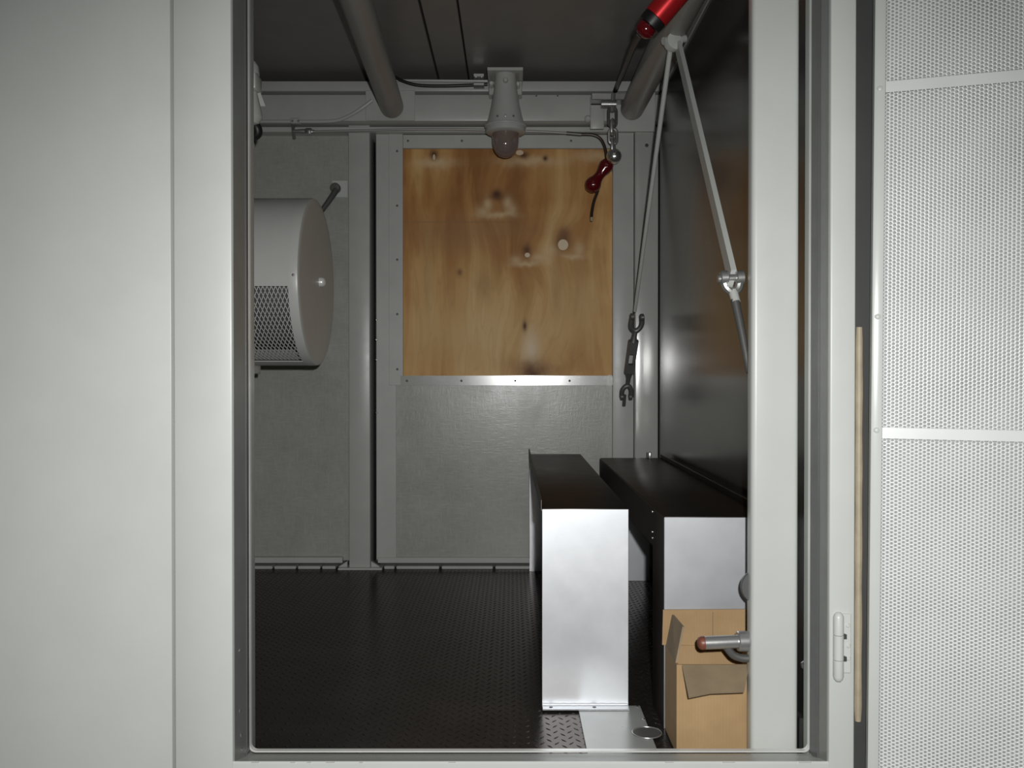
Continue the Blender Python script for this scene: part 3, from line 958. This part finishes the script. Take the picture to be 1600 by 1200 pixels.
e0 = P(613, 168, 3.135)
s0 = P(556, 0, 2.17)
stow_tube(s0 + (s0 - e0) * 0.62, e0, 0.0405, 'big grey tube under the ceiling ending left of the lamp')
e0 = P(987, 171, 3.135)
s0 = P(1052, 40, 2.32)
stow_tube(s0 + (s0 - e0) * 0.85, e0, 0.0405, 'big grey tube under the ceiling along the right wall, beside the red handle')

# ---- bulkhead lamp on the beam
ly_ = 3.05
lc = P(790, 0, ly_)
lamp = thing('bulkhead_lamp', P(790, 115, ly_), 'grey bell-shaped bulkhead lamp with a dark glass dome above the plywood', 'lamp')
k = ly_ / F
obj('mount_plate', box(B(), P(762, 0, ly_).x, P(817, 0, ly_).x, ly_ - 0.05, 3.19, P(0, 119, ly_).z, P(0, 114, ly_).z, 0.0015, 1), M['paint_in'], lamp)
obj('back_plate', box(B(), P(763, 0, ly_).x, P(816, 0, ly_).x, ly_ + 0.055, 3.165, P(0, 141, ly_).z, P(0, 119.5, ly_).z, 0.003, 1), M['paint_in'], lamp)
zz = lambda py: P(0, py, ly_).z
bm = B()
prof = [(16, 119), (17.5, 132), (18, 142), (19.5, 150), (22, 166), (26, 184), (29.5, 195), (31, 201), (31, 208), (28, 210)]
lathe(bm, [(a * k, zz(119) - zz(b)) for (a, b) in prof], Vector((lc.x, ly_, zz(119))), (0, 0, -1), 40)
obj('housing', bm, M['paint_in'], lamp)
bm = B()
tube(bm, [Vector((lc.x + 30.5 * k * math.cos(a), ly_ + 30.5 * k * math.sin(a), zz(199))) for a in np.linspace(0, 2 * math.pi, 40, endpoint=False)], 2.2 * k, 8, True)
obj('bead', bm, M['paint_in'], lamp)
bm = B()
prof = [(20.5, 206), (20.8, 215), (20.5, 225), (19.2, 232), (16.5, 238.5), (12, 243.5), (6, 246.4), (0, 247.2)]
lathe(bm, [(a * k, zz(206) - zz(b)) for (a, b) in prof], Vector((lc.x, ly_, zz(206))), (0, 0, -1), 40)
obj('glass_dome', bm, M['glass'], lamp)
for (x, y) in ((768, 133), (809, 134), (790, 128)):
    yy = ly_ - (17.5 * k if x == 790 else -0.03)
    p = P(x, y, yy)
    bm = B()
    lathe(bm, [(0.0085, -0.02), (0.0085, 0.012), (0.006, 0.016), (0, 0.0165)], p, (0, -1, 0), 8)
    obj('bolt', bm, M['paint'] if x != 790 else M['paint_in'], lamp)
for dxp in (-12, 0, 12):
    a = math.asin(dxp / 29)
    p = Vector((lc.x + 29.0 * k * math.sin(a), ly_ - 29.0 * k * math.cos(a), zz(190)))
    obj('screw', lathe(B(), [(0.004, -0.004), (0.004, 0.002), (0, 0.003)], p, (math.sin(a), -math.cos(a), 0), 8), M['steel'], lamp)

# ---- cable and conduit that feed the lamp
cy = 3.16
cd = thing('lamp_conduit', P(690, 130, cy), 'dark cable and thin pipe running left from the lamp bracket along the beam', 'conduit')
obj('pipe', tube(B(), [P(616, 127, cy), P(762, 128, cy)], 0.0045, 10), M['paint_in'], cd)
obj('cable', tube(B(), smooth_path([P(616, 121, cy - 0.01), P(630, 128, cy - 0.012), P(655, 134.5, cy - 0.012), P(700, 135.5, cy - 0.012), P(762, 133, cy - 0.012)], 5), 0.0055, 10), M['black'], cd)
obj('clamp', box(B(), P(740, 0, cy).x, P(757, 0, cy).x, cy - 0.02, cy + 0.02, P(0, 138, cy).z, P(0, 133, cy).z, 0.002, 1), M['steel'], cd)
obj('clamp', box(B(), P(740, 0, cy).x, P(757, 0, cy).x, cy - 0.022, cy + 0.02, P(0, 125, cy).z, P(0, 119, cy).z, 0.002, 1), M['steel'], cd)
screws(cd, [P(744, 122, cy - 0.022), P(753, 122, cy - 0.022)], 0.004, 0.004, M['steel_bright'], 'screw')

# ---- bent pipe on the beam at left
cy = 3.145
bp = thing('bent_pipe', P(462, 192, cy), 'thin grey pipe at upper left bending up towards the big tube', 'pipe')
obj('pipe', tube(B(), smooth_path([P(388, 191, cy), P(450, 191, cy), P(500, 191, cy), P(528, 189, cy), P(548, 181, cy - 0.005), P(566, 170, cy - 0.01), P(582, 158, cy - 0.012)], 6), 0.0062, 12), M['paint_in'], bp)
for xx in (462,):
    p = P(xx, 190, cy - 0.006)
    obj('clamp', box(B(), p.x - 0.016, p.x + 0.016, p.y - 0.006, p.y + 0.018, p.z - 0.009, p.z + 0.009, 0.003, 1), M['paint_in'], bp)
    screws(bp, [P(xx - 4, 190, cy - 0.012), P(xx + 5, 190, cy - 0.012)], 0.004, 0.004, M['steel'], 'screw')

# ---- pull wire across the wall with red handle at its end
wy = 3.175
pw = thing('pull_wire', P(460, 206, wy), 'taut grey wire under the beam with a dark cord curling down at its right end', 'wire')
pl_ = [P(492, 206.5, wy), P(600, 204, wy), P(700, 203, wy), P(830, 206, wy), P(885, 209, wy)]
obj('wire', tube(B(), smooth_path(pl_, 5), 0.0042, 10), M['pipe'], pw)
obj('sleeve', tube(B(), [P(885, 209, wy), P(908, 211, wy)], 0.0065, 10), M['steel_dark'], pw)
obj('cord', tube(B(), smooth_path([P(906, 210.8, wy), P(925, 211.5, wy), P(937, 217, wy), P(944, 229, wy), P(947, 244, wy), P(946, 254, wy - 0.005), P(940, 266, wy - 0.01)], 6), 0.0055, 10), M['cable'], pw)
obj('fork', tube(B(), [P(459, 196, wy + 0.02), P(459, 206, wy), P(461, 217, wy + 0.02)], [0.007, 0.0055, 0.006], 10), M['steel'], pw)
obj('shank', tube(B(), [P(459, 206, wy), P(475, 206, wy), P(492, 206.5, wy)], [0.0055, 0.008, 0.006], 10), M['steel'], pw)
obj('nut', lathe(B(), [(0.010, -0.012), (0.013, -0.008), (0.013, 0.008), (0.010, 0.012)], P(483, 206.5, wy - 0.002), (1, 0, 0), 8), M['steel_bright'], pw)

hy = wy - 0.04
rh = thing('toggle_handle', P(936, 274, hy), 'dark red dumbbell-shaped pull toggle on a cord before the plywood corner', 'handle')
hp0, hp1 = P(925, 291, hy), P(949, 257, hy)
d = hp1 - hp0
Ln = d.length
rp = lambda a: a * hy / F
bm = B()
prof = [(0, -11), (6, -9.5), (10.5, -5), (12.9, 0.5), (12.2, 6), (9.2, 12), (7.6, 18), (8.0, 25), (10.4, 32), (11.6, 38), (9.8, 44), (5, 48), (0, 49.5)]
lathe(bm, [(rp(a), rp(b)) for (a, b) in prof], hp0, d, 28)
obj('grip', bm, M['red_dark'], rh)
obj('cord_tail', tube(B(), smooth_path([P(937, 280, hy + 0.008), P(934, 298, hy + 0.008), P(928, 315, hy + 0.006), P(925, 330, hy + 0.004), P(924, 340, hy)], 6), 0.0052, 10), M['cable'], rh)
obj('cord_end', tube(B(), [P(924, 340, hy), P(924.3, 346, hy)], [0.0056, 0.004], 10), M['tan'], rh)

# ---- bracket, chain and ball at the right end of the beam
by = 3.095
hc = thing('hanging_chain', P(957, 160, by), 'short steel chain with a ball end hanging from a beam clamp at right', 'chain')
obj('clamp', box(B(), P(924, 0, by).x, P(978, 0, by).x, by + 0.0, 3.165, P(0, 157, by).z, P(0, 146, by).z, 0.002, 1), M['steel'], hc)
obj('clamp_plate', box(B(), P(924, 0, by).x, P(946, 0, by).x, 3.145, 3.158, P(0, 196, by).z, P(0, 158, by).z, 0.003, 2), M['paint_in'], hc)
obj('pivot', tube(B(), [P(939, 164, by), P(962, 164, by)], [0.013, 0.014], 14), M['steel'], hc)
obj('pivot_bolt', tube(B(), [P(958, 148, by), P(956, 176, by)], 0.008, 10), M['steel'], hc)
screws(hc, [P(918, 187, 3.155)], 0.012, 0.012, M['paint_in'], 'nut')


def link(center, ln, wd, r, twist):
    bm = B()
    pts = []
    for k in range(24):
        a = 2 * math.pi * k / 24
        x, z = wd * math.cos(a), (ln - wd) * (1 if math.sin(a) > 0 else -1) * (1 if abs(math.sin(a)) > 1e-6 else 0) + wd * math.sin(a)
        pts.append(Vector(center) + Vector((x * math.cos(twist), x * math.sin(twist), z)))
    return tube(bm, pts, r, 8, True)


for (py, ln, tw, mm) in ((184, 15, 0.2, 'steel_dark'), (200, 12, 1.2, 'steel'), (214, 12, 0.1, 'steel'), (228, 11, 1.2, 'steel')):
    obj('link', link(P(956.5 + (py - 184) * 0.03, py, by), ln * by / F, 6.4 * by / F, 2.4 * by / F, tw), M[mm], hc)
obj('stem', tube(B(), [P(957.5, 226, by), P(959, 240, by)], [0.007, 0.010], 10), M['steel'], hc)
bm = B()
bmesh.ops.create_uvsphere(bm, u_segments=24, v_segments=16, radius=12.0 * by / F)
bmesh.ops.translate(bm, verts=bm.verts[:], vec=P(959, 245, by))
obj('ball', bm, M['steel_bright'], hc)

# ---- red grip hanging at the top right, on a black cord
ry = 1.96
rg = thing('red_grip', P(1040, 16, ry), 'bright red cylindrical grip with a black collar under the ceiling at right', 'handle')
q0, q1 = P(1018, 36, ry), P(1076, -32, ry - 0.03)
d = (q1 - q0)
kk = ry / F
bm = B()
lathe(bm, [(a * kk, b * kk) for (a, b) in ((17, 8), (20.5, 9), (20.5, 40), (20.0, 40.5), (20.0, 42.5), (20.5, 43), (20.5, 86), (17, 90), (0, 91))], q0, d, 32)
obj('body', bm, M['red'], rg)
bm = B()
lathe(bm, [(a * kk, b * kk) for (a, b) in ((14, -8), (18.5, -6), (19.5, 0), (19.5, 8), (17, 9))], q0, d, 32)
obj('collar', bm, M['black'], rg)
bm = B()
lathe(bm, [(a * kk, b * kk) for (a, b) in ((0, -27), (8, -26), (14, -21), (16, -14), (14.5, -8), (10, -7))], q0, d, 28)
obj('end_knob', bm, M['red_dark'], rg)
obj('cord', tube(B(), smooth_path([P(1000, 54, ry + 0.055), P(989, 74, ry + 0.22), P(975, 110, ry + 0.75), P(965, 133, ry + 1.07), P(961, 143, ry + 1.15)], 6), [0.0085] * 25, 10), M['black'], rg)

# ---- folding stays: hanger, front strut, rear rod with turnbuckle
sx = P(1050, 66, 2.30)
stay = thing('folding_stay', sx, 'pale grey V-shaped stay hung from the ceiling with a turnbuckle on its rear rod', 'stay')
obj('hanger', tube(B(), [Vector((sx.x, sx.y, ZC)), P(1053, 30, 2.30), P(1050, 60, 2.30)], 0.007, 10), M['paint_in'], stay)
bm = B()
lathe(bm, [(0.010, -0.012), (0.022, -0.010), (0.023, 0.0), (0.022, 0.010), (0.010, 0.012)], P(1051, 68, 2.295), (0.35, -0.93, 0.1), 24)
obj('eye', bm, M['paint'], stay)
obj('pivot_pin', tube(B(), [P(1036, 66, 2.29), P(1069, 62, 2.32)], 0.010, 12), M['paint_in'], stay)


def bar(bm, p, q, wd, th_):
    d_ = (q - p).normalized()
    s = d_.cross(Vector((1, 0, 0))).normalized()
    n_ = Vector((1, 0, 0))
    vs = []
    for c in (p, q):
        for (a, b) in ((-1, -1), (1, -1), (1, 1), (-1, 1)):
            vs.append(bm.verts.new(c + n_ * a * wd / 2 + s * b * th_ / 2))
    for f in ((0, 1, 2, 3), (7, 6, 5, 4), (0, 4, 5, 1), (1, 5, 6, 2), (2, 6, 7, 3), (3, 7, 4, 0)):
        bm.faces.new([vs[i] for i in f])
    return bm


# rear rod
rr0, rr1 = P(1047, 75, 2.30), P(992, 486, 3.03)
obj('rear_rod', tube(B(), [rr0, rr1], [0.0068, 0.0058], 12), M['paint'], stay)
# turnbuckle: two forks, body with a slot, tail pin
def at(px, py, Y=None):
    s = (py - 486) / (632 - 486)
    return P(px, py, 3.03 + 0.13 * s if Y is None else Y)


r_ = 0.0075
obj('fork', tube(B(), smooth_path([at(988, 495), at(986, 506), at(987, 513), at(993, 517), at(1000, 512), at(1003, 505), at(1003, 495)], 4), [0.0085] * 25, 10), M['steel_dark'], stay)
for (x, y) in ((988, 495), (1003, 496)):
    bm = B()
    lathe(bm, [(0.010, -0.007), (0.0125, -0.005), (0.0125, 0.005), (0.010, 0.007)], at(x, y), (1, 0, 0.1), 14)
    obj('fork_eye', bm, M['steel_dark'], stay)
obj('shank', tube(B(), [at(993, 516), at(991, 526), at(989.5, 534)], [0.008, 0.009, 0.014], 12), M['steel_dark'], stay)
bm = B()
L0, L1 = at(990, 532), at(983, 583)
dd = (L1 - L0)
for s in (-1, 1):
    off = Vector((s * 0.0125, 0, 0))
    bar(bm, L0 + off, L1 + off, 0.008, 0.018)
obj('turnbuckle_side', bm, M['steel_dark'], stay)
obj('turnbuckle_end', bar(B(), L0, L0 + dd * 0.40, 0.030, 0.020), M['steel_dark'], stay)
obj('turnbuckle_end', bar(B(), L0 + dd * 0.73, L1, 0.030, 0.020), M['steel_dark'], stay)
obj('shank', tube(B(), [at(983, 582), at(982, 592), at(980.5, 602)], [0.014, 0.008, 0.007], 12), M['steel_dark'], stay)
obj('fork', tube(B(), smooth_path([at(971.5, 620), at(972.5, 610), at(977, 604), at(982, 603), at(986, 609), at(986, 620)], 4), [0.0085] * 21, 10), M['steel_dark'], stay)
for (x, y) in ((971.5, 620), (985, 620)):
    bm = B()
    lathe(bm, [(0.010, -0.006), (0.012, -0.004), (0.012, 0.004), (0.010, 0.006)], at(x, y), (1, 0, 0.1), 14)
    obj('fork_eye', bm, M['steel_dark'], stay)
obj('tail_pin', tube(B(), [at(976, 617), at(975, 634)], 0.006, 10), M['steel_dark'], stay)
# front strut
fs0, fs1 = P(1059, 74, 2.30), P(1144, 432, 1.70)
obj('front_strut', bar(B(), fs0, fs1, 0.0105, 0.032), M['paint'], stay)
fs2 = P(1139, 450, 1.685)
obj('strut_end', bar(B(), fs1, fs2, 0.0115, 0.016), M['paint'], stay)
clv = 1.69
obj('clevis_pin', tube(B(), [P(1121, 436, clv), P(1160, 434, clv)], [0.008, 0.008], 12), M['steel'], stay)
for x in (1131, 1156):
    bm = B()
    lathe(bm, [(0.011, -0.008), (0.0135, -0.006), (0.0135, 0.006), (0.011, 0.008)], P(x, 434, clv), (1, 0, 0.05), 18)
    obj('clevis_eye', bm, M['steel'], stay)
obj('clevis', tube(B(), smooth_path([P(1131, 434, clv), P(1134, 446, clv), P(1140, 453, clv), P(1148, 455, clv), P(1154, 449, clv), P(1156, 434, clv)], 5), [0.0085] * 26, 10), M['steel'], stay)
obj('clevis_shank', tube(B(), [P(1145, 455, clv), P(1150, 472, 1.68)], [0.009, 0.0085], 12), M['paint_in'], stay)
obj('front_rod', tube(B(), [P(1148, 468, 1.683), P(1159, 520, 1.665), P(1171, 582, 1.645)], [0.0085, 0.0075, 0.006], 12), M['steel_dark'], stay)

# ---- lamp-like switch fixture high on the left, half hidden by the door post
sy = 2.25
sw = thing('wall_fixture', P(398, 160, sy), 'pale cable fixture half hidden by the left door post near the ceiling', 'fixture')
obj('arm', box(B(), XL, P(400, 0, sy).x, sy + 0.005, sy + 0.03, P(0, 145, sy).z, P(0, 120, sy).z, 0.003, 1), M['paint_in'], sw)
obj('block', box(B(), P(384, 0, sy).x, P(406, 0, sy).x, sy - 0.03, sy + 0.03, P(0, 145, sy).z, P(0, 119, sy).z, 0.006, 2), M['paint'], sw)
obj('cap', lathe(B(), [(0.022, 0), (0.020, 0.02), (0.012, 0.032), (0, 0.034)], P(393, 118, sy), (0, 0, 1), 18), M['paint_in'], sw)
obj('tab', slab([P(403, 147, sy - 0.02), P(408, 146, sy - 0.02), P(416, 167, sy - 0.025), P(408, 167, sy - 0.025)], 0.005), M['paint'], sw)
obj('cup', lathe(B(), [(0.018, 0), (0.022, 0.02), (0.029, 0.05), (0.030, 0.062), (0.020, 0.078), (0.006, 0.083)], P(392, 146, sy), (0, 0, -1), 20), M['paint_in'], sw)
obj('cable_loop', tube(B(), smooth_path([P(392, 192, sy + 0.01), P(402, 200, sy + 0.01), P(403, 210, sy + 0.015), P(394, 214, sy + 0.02), P(384, 206, sy + 0.02)], 5), 0.012, 12), M['black'], sw)
obj('ferrule', lathe(B(), [(0.009, 0), (0.012, 0.006), (0.012, 0.016), (0.008, 0.02)], P(391, 222, sy + 0.02), (0, 0, -1), 14), M['paint'], sw)
